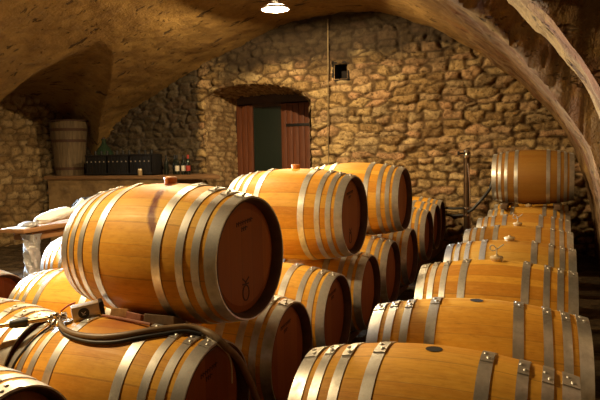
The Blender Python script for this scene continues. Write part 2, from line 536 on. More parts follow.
xs = np.unique(np.concatenate([np.linspace(XL - .1, -8.0, 26), np.linspace(-8.0, -4.5, 80), np.linspace(-4.5, -1.2, 60), np.linspace(-1.2, .2, 48), np.linspace(.2, .6, 24), np.linspace(.6, XR + .1, 18)]))
ys = np.unique(np.concatenate([np.arange(YN - .1, 2.0, .08), np.arange(2.0, YB + .35, .033)]))
XX, YY = np.meshgrid(xs, ys, indexing='ij')
mv = main_vault(XX)
# smooth the polygonal profile a little
ker = lambda a: a
lu = lunettes(XX, YY)
ZZ = np.maximum(mv, lu)
inrec = np.clip((lu - mv) / .05, 0, 1)
right_rec = inrec * (XX > -2.3)
hb, tb, jb = stonework(YY * 1.0 + .3 * XX, XX + ZZ * .7, 21, ch=(.10, .2), sw=(.15, .4))
bump_h = .07 * (fbm(XX * 1.1, YY * 1.1, 31, 4, ZZ) - .5) + .055 * (fbm(XX * 4, YY * 4, 37, 4, ZZ * 4) - .5) + .05 * np.clip((XX + 1.6) / .8, 0, 1) * (fbm(XX * 9, YY * 9, 44, 3, ZZ * 9) - .5)
bump_h = bump_h + right_rec * (hb - .5) * .05
stp = np.maximum(np.abs(np.gradient(ZZ, axis=1)), np.abs(np.gradient(ZZ, axis=0))) > .30
bump_h = np.where(stp, 0, bump_h)
rub = np.clip((fbm(XX * 1.6, YY * 1.6, 94, 3, ZZ * 1.6) - .27) * 7, 0, 1) * np.clip((XX + 1.5) / .7, 0, 1) * .9
right_rec = np.where(stp, .6, np.maximum(right_rec, rub))
ceiling = sheet('ceiling', np.stack([XX, YY, ZZ], -1), bump_h, M['plaster'],
                dict(recess=np.clip(right_rec * 1.0, 0, 1), tone=tb, joint=jb), flip=True)
ceiling.data.set_sharp_from_angle(angle=R(42))

# floor
xf = np.arange(XL - .1, XR + .15, .05); yf = np.arange(YN - .1, YB + 1.4, .05)
XF, YF = np.meshgrid(xf, yf, indexing='ij')
hf, tf, jf = stonework(XF, YF, 33, ch=(.13, .26), sw=(.2, .5))
sheet('floor', np.stack([XF, YF, np.zeros_like(XF) - .035], -1), .02 * hf + .012 * (fbm(XF * 2, YF * 2, 5) - .5), M['floor'], dict(tone=tf, joint=jf))

# far wall with the doorway and a putlog hole
DX0, DX1 = -5.66, -3.66
def door_top(x):
    t = (x - DX0) / (DX1 - DX0)
    return 2.44 - .12 * t + .30 * np.sqrt(np.clip(1 - (2 * t - 1) ** 2, 0, 1))
uw = np.arange(XL - .1, .95, .021); vw = np.arange(-.05, 3.85, .021)
UW, VW = np.meshgrid(uw, vw, indexing='ij')
hw, tw, jw = stonework(UW, VW, 4, ch=(.075, .155), sw=(.17, .46), gap=.019)
rough = .06 * (fbm(UW * 1.6, VW * 1.6, 50) - .5) + .03 * (fbm(UW * 9, VW * 9, 51, 3) - .5)
in_door = (UW > DX0) & (UW < DX1) & (VW < door_top(UW))
in_hole = (np.abs(UW + 3.145) < .115) & (np.abs(VW - 2.775) < .125)
cut = in_door | in_hole
keep = ~(cut[:-1, :-1] & cut[1:, :-1] & cut[1:, 1:] & cut[:-1, 1:])
near_hole = in_hole
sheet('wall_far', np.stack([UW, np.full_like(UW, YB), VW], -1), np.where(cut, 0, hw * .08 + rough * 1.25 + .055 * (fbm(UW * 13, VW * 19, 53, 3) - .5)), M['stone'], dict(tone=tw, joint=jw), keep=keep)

# splayed embrasure of the doorway
cv = []
for z in np.linspace(-.03, door_top(DX0 + 1e-6), 96)[:-1]: cv.append((DX0, z))
for x in np.linspace(DX0, DX1, 92): cv.append((x, float(door_top(np.array(x)))))
for z in np.linspace(float(door_top(np.array(DX1))), -.03, 90)[1:]: cv.append((DX1, z))
cv = np.array(cv)
cxm = (DX0 + DX1) / 2
s = np.concatenate([[0], np.cumsum(np.linalg.norm(np.diff(cv, axis=0), axis=1))])
dep = np.linspace(0, 1, 36)
SS, DD = np.meshgrid(s, dep, indexing='ij')
bx = -4.73 + (cv[:, 0] - cxm) * (1.50 / 2.0); bz = np.minimum(cv[:, 1], 2.62 - (cv[:, 1] > 2.6) * .05)
PX = cv[:, 0][:, None] * (1 - dep) + bx[:, None] * dep
PZ = cv[:, 1][:, None] * (1 - dep) + bz[:, None] * dep
PY = (YB - .045) + dep[None, :] * .90 + 0 * SS
he, te, je = stonework(DD * .9, SS, 12, ch=(.065, .12), sw=(.16, .4), gap=.022, warp=.03)
sheet('trim_1', np.stack([PX, PY, PZ], -1), he * .035 + .03 * (fbm(SS * 4, DD * 4, 61, 3) - .5), M['jamb'], dict(tone=te, joint=je), flip=True)
# door set in the embrasure
YD = 10.2
dr = bpy.data.objects.new('door_1', None); link(dr); dr.location = (-4.73, YD, 0); tag(dr, kind='structure')
bm = bmesh.new()
add_box(bm, (0, .06, 2.56), (1.66, .14, .30), bev=.01)          # lintel
for sgn in (-1, 1): add_box(bm, (sgn * .79, .06, 1.22), (.10, .14, 2.44), bev=.01)
obj_from_bm('door_frame', bm, M['dark_frame'], dr)
def leaf(x0, x1, nb_, y=0):
    bm = bmesh.new()
    w = (x1 - x0) / nb_
    for k in range(nb_): add_box(bm, (x0 + w * (k + .5), y, 1.2), (w - .006, .045, 2.38), bev=.006)
    return bm
lf = obj_from_bm('door_leaf', leaf(-.74, -.40, 3), M['door'], dr)
rf = obj_from_bm('door_leaf', leaf(.17, .745, 5), M['door'], dr)
for zz in (.55, 2.0):
    bm = bmesh.new(); add_box(bm, (.50, -.03, zz), (.46, .012, .05), bev=.003)
    obj_from_bm('strap_hinge', bm, M['iron'], rf)
bm = bmesh.new(); add_box(bm, (-.115, .03, 1.2), (.58, .02, 2.38))
gl = obj_from_bm('glass_pane', bm, M['door_glass'], dr)
bm = bmesh.new(); add_box(bm, (-.115, .01, 2.38), (.58, .05, .07), bev=.008); add_box(bm, (-.115, .01, .06), (.58, .05, .1), bev=.008)
obj_from_bm('glazing_rail', bm, M['dark_frame'], dr)
# backing wall beyond the doorway so no void shows round the frame
bm = bmesh.new(); add_box(bm, (-4.73, YD + .35, 1.5), (3.0, .1, 3.1)); tag(obj_from_bm('trim_2', bm, M['dark_frame']), kind='structure')
# putlog hole lining
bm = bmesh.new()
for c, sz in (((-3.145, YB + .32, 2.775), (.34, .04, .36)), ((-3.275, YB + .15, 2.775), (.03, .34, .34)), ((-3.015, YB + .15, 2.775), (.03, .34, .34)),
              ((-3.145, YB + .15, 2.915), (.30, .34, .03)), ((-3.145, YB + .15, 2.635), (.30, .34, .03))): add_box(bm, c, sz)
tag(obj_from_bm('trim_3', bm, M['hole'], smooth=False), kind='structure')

# side and near walls
yl = np.concatenate([np.arange(YN - .1, 6.0, .08), np.arange(6.0, YB + .1, .024)]); vl = np.arange(-.05, 3.2, .026)
YL, VL = np.meshgrid(yl, vl, indexing='ij')
hl, tl, jl = stonework(YL, VL, 9, ch=(.09, .17), sw=(.14, .38))
WY, WZ, WW, WH = 5.55, 1.75, .45, .40  # opening for an assumed window, out of view
inw = (np.abs(YL - WY) < WW) & (np.abs(VL - WZ) < WH)
kp = ~(inw[:-1, :-1] & inw[1:, :-1] & inw[1:, 1:] & inw[:-1, 1:])
sheet('wall_left', np.stack([np.full_like(YL, XL), YL, VL], -1), hl * .085 + .06 * (fbm(YL * 1.6, VL * 1.6, 70) - .5), M['stone_side'], dict(tone=tl, joint=jl), keep=kp)
win = bpy.data.objects.new('assumed_window_1', None); link(win); win.location = (XL - .12, WY, WZ); tag(win, kind='structure')  # assumed unseen window, added to carry cool light from the left
bm = bmesh.new()
for c, sz in (((0, 0, WH + .02), (.10, 2 * WW + .2, .10)), ((0, 0, -WH - .02), (.10, 2 * WW + .2, .10)), ((0, WW + .02, 0), (.10, .10, 2 * WH)), ((0, -WW - .02, 0), (.10, .10, 2 * WH)), ((0, 0, 0), (.05, .04, 2 * WH))): add_box(bm, c, sz)
obj_from_bm('assumed_window_frame', bm, M['dark_frame'], win, smooth=False)
bm = bmesh.new(); add_box(bm, (-.03, 0, 0), (.01, 2 * WW, 2 * WH)); obj_from_bm('assumed_window_pane', bm, M['assumed_daylight'], win, smooth=False)  # glowing pane added in the assumed window
yr = np.arange(YN - .1, YB + .1, .06); YR_, VR_ = np.meshgrid(yr, vl, indexing='ij')
hr, tr, jr = stonework(YR_, VR_, 15, ch=(.12, .22), sw=(.2, .5))
sheet('wall_right', np.stack([np.full_like(YR_, XR), YR_, VR_], -1), hr * .07, M['stone_side'], dict(tone=tr, joint=jr), flip=True)
un = np.arange(XL - .1, XR + .2, .07); UN, VN = np.meshgrid(un, np.arange(-.05, 3.85, .06), indexing='ij')
hn, tnn, jn = stonework(UN, VN, 16, ch=(.12, .22), sw=(.2, .5))
sheet('wall_near', np.stack([UN, np.full_like(UN, YN), VN], -1), hn * .07, M['stone_side'], dict(tone=tnn, joint=jn), flip=True)

# plastered ledge in the far left corner with its plank
LX0, LX1, LY0 = -8.48, -5.75, 8.5
xg = np.linspace(LX0, LX1, 110); zg = np.linspace(-.02, 1.10, 50)
XG, ZG = np.meshgrid(xg, zg, indexing='ij')
bm = bmesh.new()
def wav(x, z): return .035 * (float(fbm(np.array([x * 1.7]), np.array([z * 1.7]), 80)[0]) - .5)
nx, nz = 60, 24
gv = [[bm.verts.new((LX0 + (LX1 - LX0) * i / nx, LY0 + .02 + wav(i * .06, k * .06), -.02 + 1.12 * k / nz)) for k in range(nz + 1)] for i in range(nx + 1)]
bv = [[bm.verts.new((LX0 + (LX1 - LX0) * i / nx, YB - .0, -.02 + 1.12 * k / nz)) for k in (0, nz)] for i in range(nx + 1)]
for i in range(nx):
    for k in range(nz): bm.faces.new((gv[i][k], gv[i + 1][k], gv[i + 1][k + 1], gv[i][k + 1]))
    bm.faces.new((gv[i][nz], gv[i + 1][nz], bv[i + 1][1], bv[i][1]))
for i in (0, nx):
    for k in range(nz):
        y0, y1 = bv[i][0].co, bv[i][1].co
    bm.faces.new([gv[i][k] for k in range(nz + 1)] + [bv[i][1], bv[i][0]])
tag(obj_from_bm('trim_4', bm, M['ledge']), kind='structure')
# wooden plank on the ledge
SHZ = 1.165
bm = bmesh.new()
pl = [(LX0 - .04, LY0 - .04), (-4.86, LY0 - .04), (-5.46, LY0 + .76), (LX0 - .04, LY0 + .76)]
lo = [bm.verts.new((x, y, SHZ - .0625)) for x, y in pl]; hi = [bm.verts.new((x, y, SHZ + .0025)) for x, y in pl]
bm.faces.new(lo[::-1]); bm.faces.new(hi)
for k in range(4): bm.faces.new((lo[k], lo[(k + 1) % 4], hi[(k + 1) % 4], hi[k]))
bmesh.ops.bevel(bm, geom=list(bm.edges), offset=.012, segments=2, affect='EDGES')
o = obj_from_bm('shelf_plank', bm, M['old_plank'])
tag(o, 'long dark wooden plank shelf on the plastered ledge in the far left corner', 'shelf')

# ------------------------------------------------------------------ barrels
BL, RB, RH = .95, .345, .283
def prof(x): return RB - (RB - RH) * (abs(x) / (BL / 2)) ** 2
SEG = 72
def stave_mesh():
    bm = bmesh.new()
    pr_ = [(RH - .024, -BL / 2 + .07), (RH - .024, -BL / 2 + .040), (RH - .014, -BL / 2 + .004), (RH - .008, -BL / 2)]
    n = 30
    pr_.append((RH - .002, -BL / 2 + .002))
    for k in range(n + 1):
        x = -BL / 2 + .006 + (BL - .012) * k / n
        pr_.append((prof(x), x))
    pr_ += [(RH - .002, BL / 2 - .002), (RH - .008, BL / 2), (RH - .014, BL / 2 - .004), (RH - .024, BL / 2 - .040), (RH - .024, BL / 2 - .07)]
    add_lathe(bm, pr_, SEG, 'X')
    bmesh.ops.recalc_face_normals(bm, faces=bm.faces)
    me = bpy.data.meshes.new('staves'); bm.to_mesh(me); bm.free()
    for p in me.polygons: p.use_smooth = True
    return me
def head_mesh(s):
    bm = bmesh.new()
    x = s * (BL / 2 - .042)
    c = bm.verts.new((x, 0, 0))
    rr = [[bm.verts.new((x - s * o_, r * math.cos(2 * PI * k / SEG), r * math.sin(2 * PI * k / SEG))) for k in range(SEG)] for r, o_ in ((.13, 0), (.225, 0), (RH - .018, .012))]
    for k in range(SEG): bm.faces.new((c, rr[0][k], rr[0][(k + 1) % SEG]))
    for i in range(2):
        for k in range(SEG): bm.faces.new((rr[i][k], rr[i + 1][k], rr[i + 1][(k + 1) % SEG], rr[i][(k + 1) % SEG]))
    bmesh.ops.recalc_face_normals(bm, faces=bm.faces)
    if sum((f.normal.x * s for f in bm.faces)) < 0: bmesh.ops.reverse_faces(bm, faces=bm.faces)
    me = bpy.data.meshes.new('head'); bm.to_mesh(me); bm.free()
    return me
def hoop_mesh(xc, w, lap):
    bm = bmesh.new()
    n = 4; t = .0035
    def ring(offs):
        out = [(prof(xc - w / 2 + w * k / n) + offs, xc - w / 2 + w * k / n) for k in range(n + 1)]
        return out
    o_ = ring(t); i_ = ring(-.003)
    rings = add_lathe(bm, o_ + i_[::-1] + [o_[0]], SEG, 'X')
    # overlapping end of the strap, riveted near the top
    def P(a, x, h):
        r = prof(x) + h
        return Vector((x, -r * math.sin(a), r * math.cos(a)))
    a0, a1 = lap - .19, lap + .13
    na = 8
    top = [[bm.verts.new(P(a0 + (a1 - a0) * i / na, xc - w * .49 + w * .98 * k / 3, .0072)) for k in range(4)] for i in range(na + 1)]
    bot = [[bm.verts.new(P(a0 + (a1 - a0) * i / na, xc - w * .49 + w * .98 * k / 3, .002)) for k in range(4)] for i in range(na + 1)]
    for i in range(na):
        for k in range(3): bm.faces.new((top[i][k], top[i + 1][k], top[i + 1][k + 1], top[i][k + 1]))
        bm.faces.new((top[i][0], bot[i][0], bot[i + 1][0], top[i + 1][0]))
        bm.faces.new((top[i][3], top[i + 1][3], bot[i + 1][3], bot[i][3]))
    for i in (0, na):
        for k in range(3): bm.faces.new((top[i][k], top[i][k + 1], bot[i][k + 1], bot[i][k]))
    bmesh.ops.recalc_face_normals(bm, faces=bm.faces)
    me = bpy.data.meshes.new('hoop'); bm.to_mesh(me); bm.free()
    for p in me.polygons: p.use_smooth = True
    me.set_sharp_from_angle(angle=R(40))
    return me
def rivet_mesh(xc, a):
    bm = bmesh.new()
    r = prof(xc) + .006
    m = Matrix.Translation((xc, -r * math.sin(a), r * math.cos(a))) @ Matrix.Rotation(a, 4, 'X')
    pf = [(.0095, 0), (.0095, .002), (.007, .0048), (.003, .0062), (.0005, .0065)]
    add_lathe(bm, pf, 10, 'Z', mat=m)
    bmesh.ops.recalc_face_normals(bm, faces=bm.faces)
    me = bpy.data.meshes.new('rivet'); bm.to_mesh(me); bm.free()
    for p in me.polygons: p.use_smooth = True
    return me
def bung_mesh(kind):
    bm = bmesh.new()
    if kind == 'hole':
        add_lathe(bm, [(.036, RB + .0005), (.034, RB + .003), (.029, RB + .003), (.027, RB - .01)], 24)
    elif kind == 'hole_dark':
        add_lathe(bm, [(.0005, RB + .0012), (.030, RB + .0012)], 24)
    elif kind == 'stub':
        add_lathe(bm, [(.026, RB - .02), (.030, RB + .003), (.032, RB + .024), (.032, RB + .029), (.029, RB + .032), (.0005, RB + .032)], 20)
    elif kind == 'pale':
        add_lathe(bm, [(.032, RB - .02), (.034, RB + .006), (.040, RB + .010), (.042, RB + .022), (.036, RB + .028), (.012, RB + .030), (.010, RB + .040), (.0005, RB + .041)], 20)
    elif kind == 'airlock':
        pts = [(0, 0, RB + .035), (0, 0, RB + .075), (-.012, -.004, RB + .105), (-.04, -.006, RB + .115), (-.055, 0, RB + .092), (-.035, .004, RB + .070), (.0, .006, RB + .082), (.035, .004, RB + .108), (.058, 0, RB + .125)]
        add_tube(bm, [(x * .75, y, RB + .035 + (z - RB - .035) * .8) for x, y, z in pts], .0045, 8, 6)
    bmesh.ops.recalc_face_normals(bm, faces=bm.faces)
    me = bpy.data.meshes.new('bung'); bm.to_mesh(me); bm.free()
    for p in me.polygons: p.use_smooth = True
    return me
def stroke_mesh(strokes, x, w=.006):
    """branded strokes lying on the right-hand head; strokes are polylines in (y, z)"""
    bm = bmesh.new()
    for pl in strokes:
        for (y0, z0), (y1, z1) in zip(pl[:-1], pl[1:]):
            d = Vector((0, y1 - y0, z1 - z0)); L_ = d.length
            if L_ < 1e-6: continue
            a = math.atan2(d.z, d.y)
            add_box(bm, (x + .0008, (y0 + y1) / 2, (z0 + z1) / 2), (.0016, L_ + w * .6, w), Matrix.Rotation(a, 4, 'X'))
    bmesh.ops.recalc_face_normals(bm, faces=bm.faces)
    me = bpy.data.meshes.new('brand_mark'); bm.to_mesh(me); bm.free()
    return me
HX = BL / 2 - .042
ell = [(.026 * math.cos(t), -.168 + .036 * math.sin(t)) for t in np.linspace(0, 2 * PI, 19)]
mark_bottom = stroke_mesh([ell, [(-.026, -.098), (0, -.118), (.026, -.098)], [(0, -.118), (0, -.134)], [(-.024, -.126), (.024, -.126)]], HX, .006)
rs = random.Random(3)
scrib = []
for row, (z, y0, y1) in enumerate(((.165, -.062, .066), (.135, -.022, .03))):
    y = y0
    while y < y1:
        w_ = rs.uniform(.010, .018)
        scrib += [[(y, z - .008 + (y * .12)), (y, z + .010 + (y * .12))], [(y, z + .008 + y * .12), (y + w_ * .8, z + .004 + y * .12)]]
        y += w_ + .004
mark_top = stroke_mesh(scrib, HX, .005)

M['chime'] = simple_noise('dark_chime', (.085, .030, .012), (.04, .013, .006), 14, .7, 0, .2)  # darker colour for the stave ends and inner rim
STAVE = stave_mesh(); STAVE.materials.append(M['oak'])
def add_chime(me):
    me.materials.append(M['chime'])
    for p in me.polygons:
        c = p.center
        if abs(c.x) > BL / 2 - .0055 or math.hypot(c.y, c.z) < RH - .012: p.material_index = 1
STAVE_STAIN = STAVE.copy(); STAVE_STAIN.materials.clear(); STAVE_STAIN.materials.append(M['oak_stain'])
STAVE_BLOTCH = STAVE.copy(); STAVE_BLOTCH.materials.clear(); STAVE_BLOTCH.materials.append(M['oak_blotch'])
STAVE_SHADED = STAVE.copy(); STAVE_SHADED.materials.clear(); STAVE_SHADED.materials.append(M['oak_shaded'])
STAVE_HALF_SHADED = STAVE.copy(); STAVE_HALF_SHADED.materials.clear(); STAVE_HALF_SHADED.materials.append(M['oak_half_shaded'])
for me_ in (STAVE, STAVE_STAIN, STAVE_BLOTCH, STAVE_SHADED, STAVE_HALF_SHADED): add_chime(me_)
HEADS = [head_mesh(-1), head_mesh(1)]
for h in HEADS: h.materials.append(M['head'])
HOOPS, RIVS = [], []
for s_ in (-1, 1):
    for xc, w in ((.184, .044), (.302, .036), (.378, .036), (.4475, .054)):
        lap = rs.uniform(-.02, .16)
        hm = hoop_mesh(s_ * xc, w, lap); hm.materials.append(M['steel']); HOOPS.append(hm)
        rv = []
        for k, (dx, da) in enumerate(((-.007, -.06), (.007, .055))):
            rm = rivet_mesh(s_ * xc + dx, lap + da); rm.materials.append(M['rivet']); rv.append(rm)
        RIVS.append(rv)
BUNG = {k: bung_mesh(k) for k in ('hole', 'hole_dark', 'stub', 'pale', 'airlock')}
BUNG['hole'].materials.append(M['oak']); BUNG['hole_dark'].materials.append(M['hole']); BUNG['stub'].materials.append(M['bung'])
BUNG['pale'].materials.append(M['pale_bung']); BUNG['airlock'].materials.append(M['clear_glass'])
for mm in (mark_bottom, mark_top): mm.materials.append(M['stamp'])

def part(name, me, parent, loc=(0, 0, 0), rx=0):
    o = bpy.data.objects.new(name, me); link(o, parent); o.location = loc; o.rotation_euler = (rx, 0, 0)
    return o

def barrel(label, x, y, zc, yaw=0, bung=None, group=None, stain=False, roll=0, marks='', pitch=0):
    t = thing('wine_barrel', label, 'barrel', (x, y, zc - RB), R(yaw), group)
    L0 = (0, 0, RB)
    part('staves', {0: STAVE, 1: STAVE_STAIN, 2: STAVE_BLOTCH, 3: STAVE_SHADED, 4: STAVE_HALF_SHADED}[int(stain)], t, L0, R(roll))  # the last two variants carry weaker lamplight in their colour
    for h in HEADS: part('head', h, t, L0, R(roll))
    for hm, rv in zip(HOOPS, RIVS):
        ho = part('hoop', hm, t, L0, R(roll))
        for rm in rv: part('rivet', rm, ho)
    if bung == 'hole':
        b_ = part('bung_hole', BUNG['hole_dark'], t, L0, R(roll))
    elif bung:
        b_ = part('bung', BUNG['stub' if bung == 'stub' else 'pale'], t, L0, R(roll))
        if bung == 'airlock': part('airlock_tube', BUNG['airlock'], b_)
    if 'b' in marks: part('brand_mark', mark_bottom, t, L0)
    if 't' in marks: part('brand_mark', mark_top, t, L0)
    return t

GR, GL, GT, GB = 'barrels in the right-hand row', 'barrels in the lower left row along the aisle', 'barrels stacked on top of the left row', 'barrels behind the lower left row'
ZR, ZL = .42, .385
barrel('nearest oak barrel of the right-hand row, open dark bung hole, at the bottom edge', -.385, 2.15, ZR, -.6, 'hole', GR)
barrel('second oak barrel of the right-hand row, open dark bung hole, just behind the nearest one', -.322, 2.90, .428, 2.6, 'hole', GR)
barrel('third oak barrel from the front in the right-hand row, pale bung with curled airlock', -.328, 4.055, ZR, -.5, 'airlock', GR)
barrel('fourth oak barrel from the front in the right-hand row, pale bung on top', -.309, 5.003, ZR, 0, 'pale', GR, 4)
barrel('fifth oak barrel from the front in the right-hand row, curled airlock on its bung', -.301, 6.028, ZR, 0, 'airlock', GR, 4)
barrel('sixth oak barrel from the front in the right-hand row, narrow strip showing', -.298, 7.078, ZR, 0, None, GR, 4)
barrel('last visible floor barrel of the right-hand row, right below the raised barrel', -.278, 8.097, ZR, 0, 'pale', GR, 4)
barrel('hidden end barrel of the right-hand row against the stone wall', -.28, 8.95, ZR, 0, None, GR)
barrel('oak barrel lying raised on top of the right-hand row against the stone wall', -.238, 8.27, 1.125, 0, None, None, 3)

barrel('biggest oak barrel on top of the left stack, red wine drip below its orange bung', -1.761, 2.571, .990, -6.1, 'stub', GT, True, marks='bt')
barrel('middle oak barrel on top of the left stack, orange bung in front of the doorway', -1.80, 4.27, 1.016, -2.3, 'stub', GT, marks='bt')
barrel('farthest oak barrel on top of the left stack, no bung in view', -1.735, 5.60, 1.035, -.6, None, GT)

LROW = [(-1.788, 2.218, ZL, -.7, 'lower left front barrel with the hose curving over its dark head'),
        (-1.761, 2.969, ZL, 0, 'lower left barrel under the right end of the wine-stained top barrel'),
        (-1.772, 3.763, ZL, 0, 'lower left barrel third from the front, lit top between the two top barrels'),
        (-1.775, 4.561, ZL, 0, 'lower left barrel mostly shaded under the middle top barrel'),
        (-1.794, 5.365, ZL, 0, 'lower left barrel in front of and below the farthest top barrel'),
        (-1.820, 6.282, ZL, 0, 'lower left barrel with a dark head just behind the farthest top barrel'),
        (-1.809, 7.154, .493, 0, 'left row barrel third from the far wall, lit top, narrow dark head'),
        (-1.860, 8.004, .493, 0, 'left row barrel second from the far wall, thin dark head'),
        (-1.932, 8.837, .480, 0, 'left row barrel nearest the far wall, only a dark sliver of head showing')]
for i, (x, y, z, a, lb) in enumerate(LROW):
    barrel(lb, x, y, z, a, None, GL, stain=2 if i == 0 else 0, marks='t' if i in (0, 1, 2) else '')
barrel('barrel under the metal wand at the left edge, riveted hoop ends showing', -2.745, 2.222, .417, 0, None, GB)
barrel('barrel in the bottom left corner with a dark head, nearest on that side', -2.19, 1.53, .385, -.4, None, GB)
barrel('barrel below and left of the wine-stained top barrel, bright steel hoops', -2.87, 3.20, ZL, 0, None, GB)
barrel('barrel by the table leg, glaring pale hoops, partly behind the wine-stained top barrel', -4.097, 4.727, .391, -.9, None, GB)
barrel('barrel at the left edge showing only its dark round head', -4.03, 3.079, ZL, 3, None, GB)

# timber runners carrying the rows
def runner(x, y0, y1, h, label, w=.09):
    bm = bmesh.new(); add_box(bm, (0, (y1 - y0) / 2, h / 2), (w, y1 - y0, h), bev=.006)
    o = obj_from_bm('timber_runner', bm, M['runner'], None, (x, y0, 0))
    tag(o, label, 'runner', 'floor runners under the barrels')
for sx, nm in ((-.3, 'left'), (.3, 'right')):
    runner(-.32 + sx, 1.8, 9.3, .090, f'low {nm} timber runner under the right-hand row')
    runner(-1.79 + sx, 1.95, 6.55, .055, f'low {nm} timber runner under the lower left row')
    runner(-1.86 + sx, 6.9, 9.15, .145, f'taller {nm} timber runner under the far end of the left row')
    runner(-2.745 + sx, 1.95, 2.55, .087, f'short {nm} timber runner under the barrel at the left edge')
    runner(-2.87 + sx, 2.95, 3.50, .055, f'short {nm} timber runner under the bright-hooped barrel')
    runner(-4.03 + sx, 2.75, 3.40, .055, f'short {nm} timber runner under the dark-headed barrel at left')
    runner(-4.097 + sx, 4.4, 5.05, .060, f'short {nm} timber runner under the barrel by the table')
    runner(-2.19 + sx, 1.30, 1.80, .055, f'short {nm} timber runner under the bottom left barrel')
    bm = bmesh.new(); add_box(bm, (0, 0, .03), (.07, 1.30, .056), bev=.005)
    o = obj_from_bm('timber_bearer', bm, M['runner'], None, (-.25 + sx, 8.5, .746))
    tag(o, f'{nm} timber bearer under the raised barrel at the far wall', 'bearer')

# ------------------------------------------------------------------ ledge: tub, crates, demijohn, bottles, candle
ZS = SHZ + .0035
def tub():
    t = thing('wooden_tub', 'tall grey wooden stave tub with rusty hoops standing on the corner ledge', 'tub', (-8.20, 8.80, ZS))
    H, r0, r1 = .97, .245, .335
    bm = bmesh.new(); n = 20
    for k in range(n):
        a0, a1 = 2 * PI * (k + .02) / n, 2 * PI * (k + .98) / n
        hh = H + random.uniform(-.012, .012)
        vs = []
        for (r_, z) in ((r0, 0), (r1, hh), (r1 - .022, hh), (r0 - .022, 0)):
            vs.append([bm.verts.new((r_ * math.cos(a), r_ * math.sin(a), z)) for a in (a0, (a0 + a1) / 2, a1)])
        for i in range(4):
            j = (i + 1) % 4
            for q in range(2): bm.faces.new((vs[i][q], vs[i][q + 1], vs[j][q + 1], vs[j][q]))
        for q in (0, 2): bm.faces.new([vs[i][q] for i in range(4)])
    obj_from_bm('staves', bm, M['tub'], t)
    bm = bmesh.new(); add_lathe(bm, [(.0005, .03), (r0 - .015, .03), (r0 - .015, .06), (.0005, .06)], 24); obj_from_bm('bottom', bm, M['tub'], t)
    for z, w in ((.10, .05), (.60, .05), (.80, .05)):
        bm = bmesh.new()
        f = lambda zz: r0 + (r1 - r0) * zz / H + .001
        add_lathe(bm, [(f(z), z), (f(z) + .006, z), (f(z + w) + .006, z + w), (f(z + w), z + w)], 40)
        obj_from_bm('hoop', bm, M['tub_hoop'], t)
    bm = bmesh.new()
    add_lathe(bm, [(r1 - .004, H + .005), (r1 + .014, H + .008), (r1 + .014, H + .028), (r1 - .026, H + .028), (r1 - .026, H + .005)], 40)
    obj_from_bm('rim', bm, M['tub_hoop'], t)
tub()

def crate(x, label, y=8.70):
    t = thing('bottle_crate', label, 'crate', (x, y, ZS), 0, 'black bottle crates on the ledge')
    W, D, H = .455, .30, .36
    bm = bmesh.new()
    add_box(bm, (0, 0, .012), (W, D, .024), bev=.004)
    for s in (-1, 1):
        add_box(bm, (0, s * (D / 2 - .008), H / 2), (W, .016, H), bev=.004)
        add_box(bm, (s * (W / 2 - .008), 0, H / 2), (.016, D, H), bev=.004)
    for k in range(7): add_box(bm, (-W / 2 + W * (k + .5) / 7, -D / 2 - .004, H * .45), (.010, .010, H * .8))
    add_box(bm, (0, -D / 2 - .005, H - .012), (W + .01, .014, .024), bev=.003); add_box(bm, (0, -D / 2 - .005, .03), (W + .01, .014, .03), bev=.003)
    obj_from_bm('crate_body', bm, M['black_plastic'], t)
    for k in range(5):
        bm = bmesh.new()
        add_lathe(bm, [(.0005, 0), (.013, 0), (.013, .006), (.0005, .006)], 10, mat=Matrix.Translation((-W / 2 + W * (k + .5) / 5, -D / 2 - .010, H * .66)) @ Matrix.Rotation(PI / 2, 4, 'X'))
        obj_from_bm('stud', bm, M['grey_metal'], t)
for k, (x, lb) in enumerate(((-7.39, 'leftmost of the three black bottle crates, in front of the green demijohn'),
                             (-6.92, 'middle one of the three black bottle crates on the ledge'),
                             (-6.45, 'rightmost of the three black bottle crates, nearest the loose bottles'))): crate(x, lb)

def bottle(x, y, z, label, lab=None, group='loose wine bottles on the ledge', sc=1.):
    t = thing('wine_bottle', label, 'bottle', (x, y, z), random.uniform(0, .5), group)
    bm = bmesh.new()
    add_lathe(bm, [(a * sc, b * sc) for a, b in [(.0005, .004), (.030, 0), (.0365, .004), (.0375, .02), (.0375, .19), (.034, .215), (.022, .240), (.0155, .258), (.0145, .31), (.0165, .312), (.0165, .325), (.013, .328), (.0005, .328)]], 20)
    obj_from_bm('glass', bm, M['bottle_glass'], t)
    if lab:
        bm = bmesh.new(); add_lathe(bm, [(.0378 * sc, .06 * sc), (.0382 * sc, .061 * sc), (.0382 * sc, .15 * sc), (.0378 * sc, .151 * sc)], 20)
        obj_from_bm('label', bm, M[lab], t)
    bm = bmesh.new(); add_lathe(bm, [(.0152 * sc, .265 * sc), (.0175 * sc, .267 * sc), (.0178 * sc, .33 * sc), (.0005, .331 * sc)], 16)
    obj_from_bm('capsule', bm, M['red_paper'] if lab == 'red_paper' else M['black_plastic'], t)
bottle(-6.09, 8.78, ZS, 'dark wine bottle without label, first to the right of the crates')
bottle(-5.97, 8.86, ZS, 'dark wine bottle second from the crates, small and set back')
bottle(-5.86, 8.76, ZS, 'dark wine bottle with white label, leftmost of the labelled ones', 'paper')
bottle(-5.76, 8.80, ZS, 'dark wine bottle with white label beside the red-labelled one', 'paper')
bottle(-5.65, 8.77, ZS, 'dark wine bottle with red label, last towards the doorway', 'red_paper')
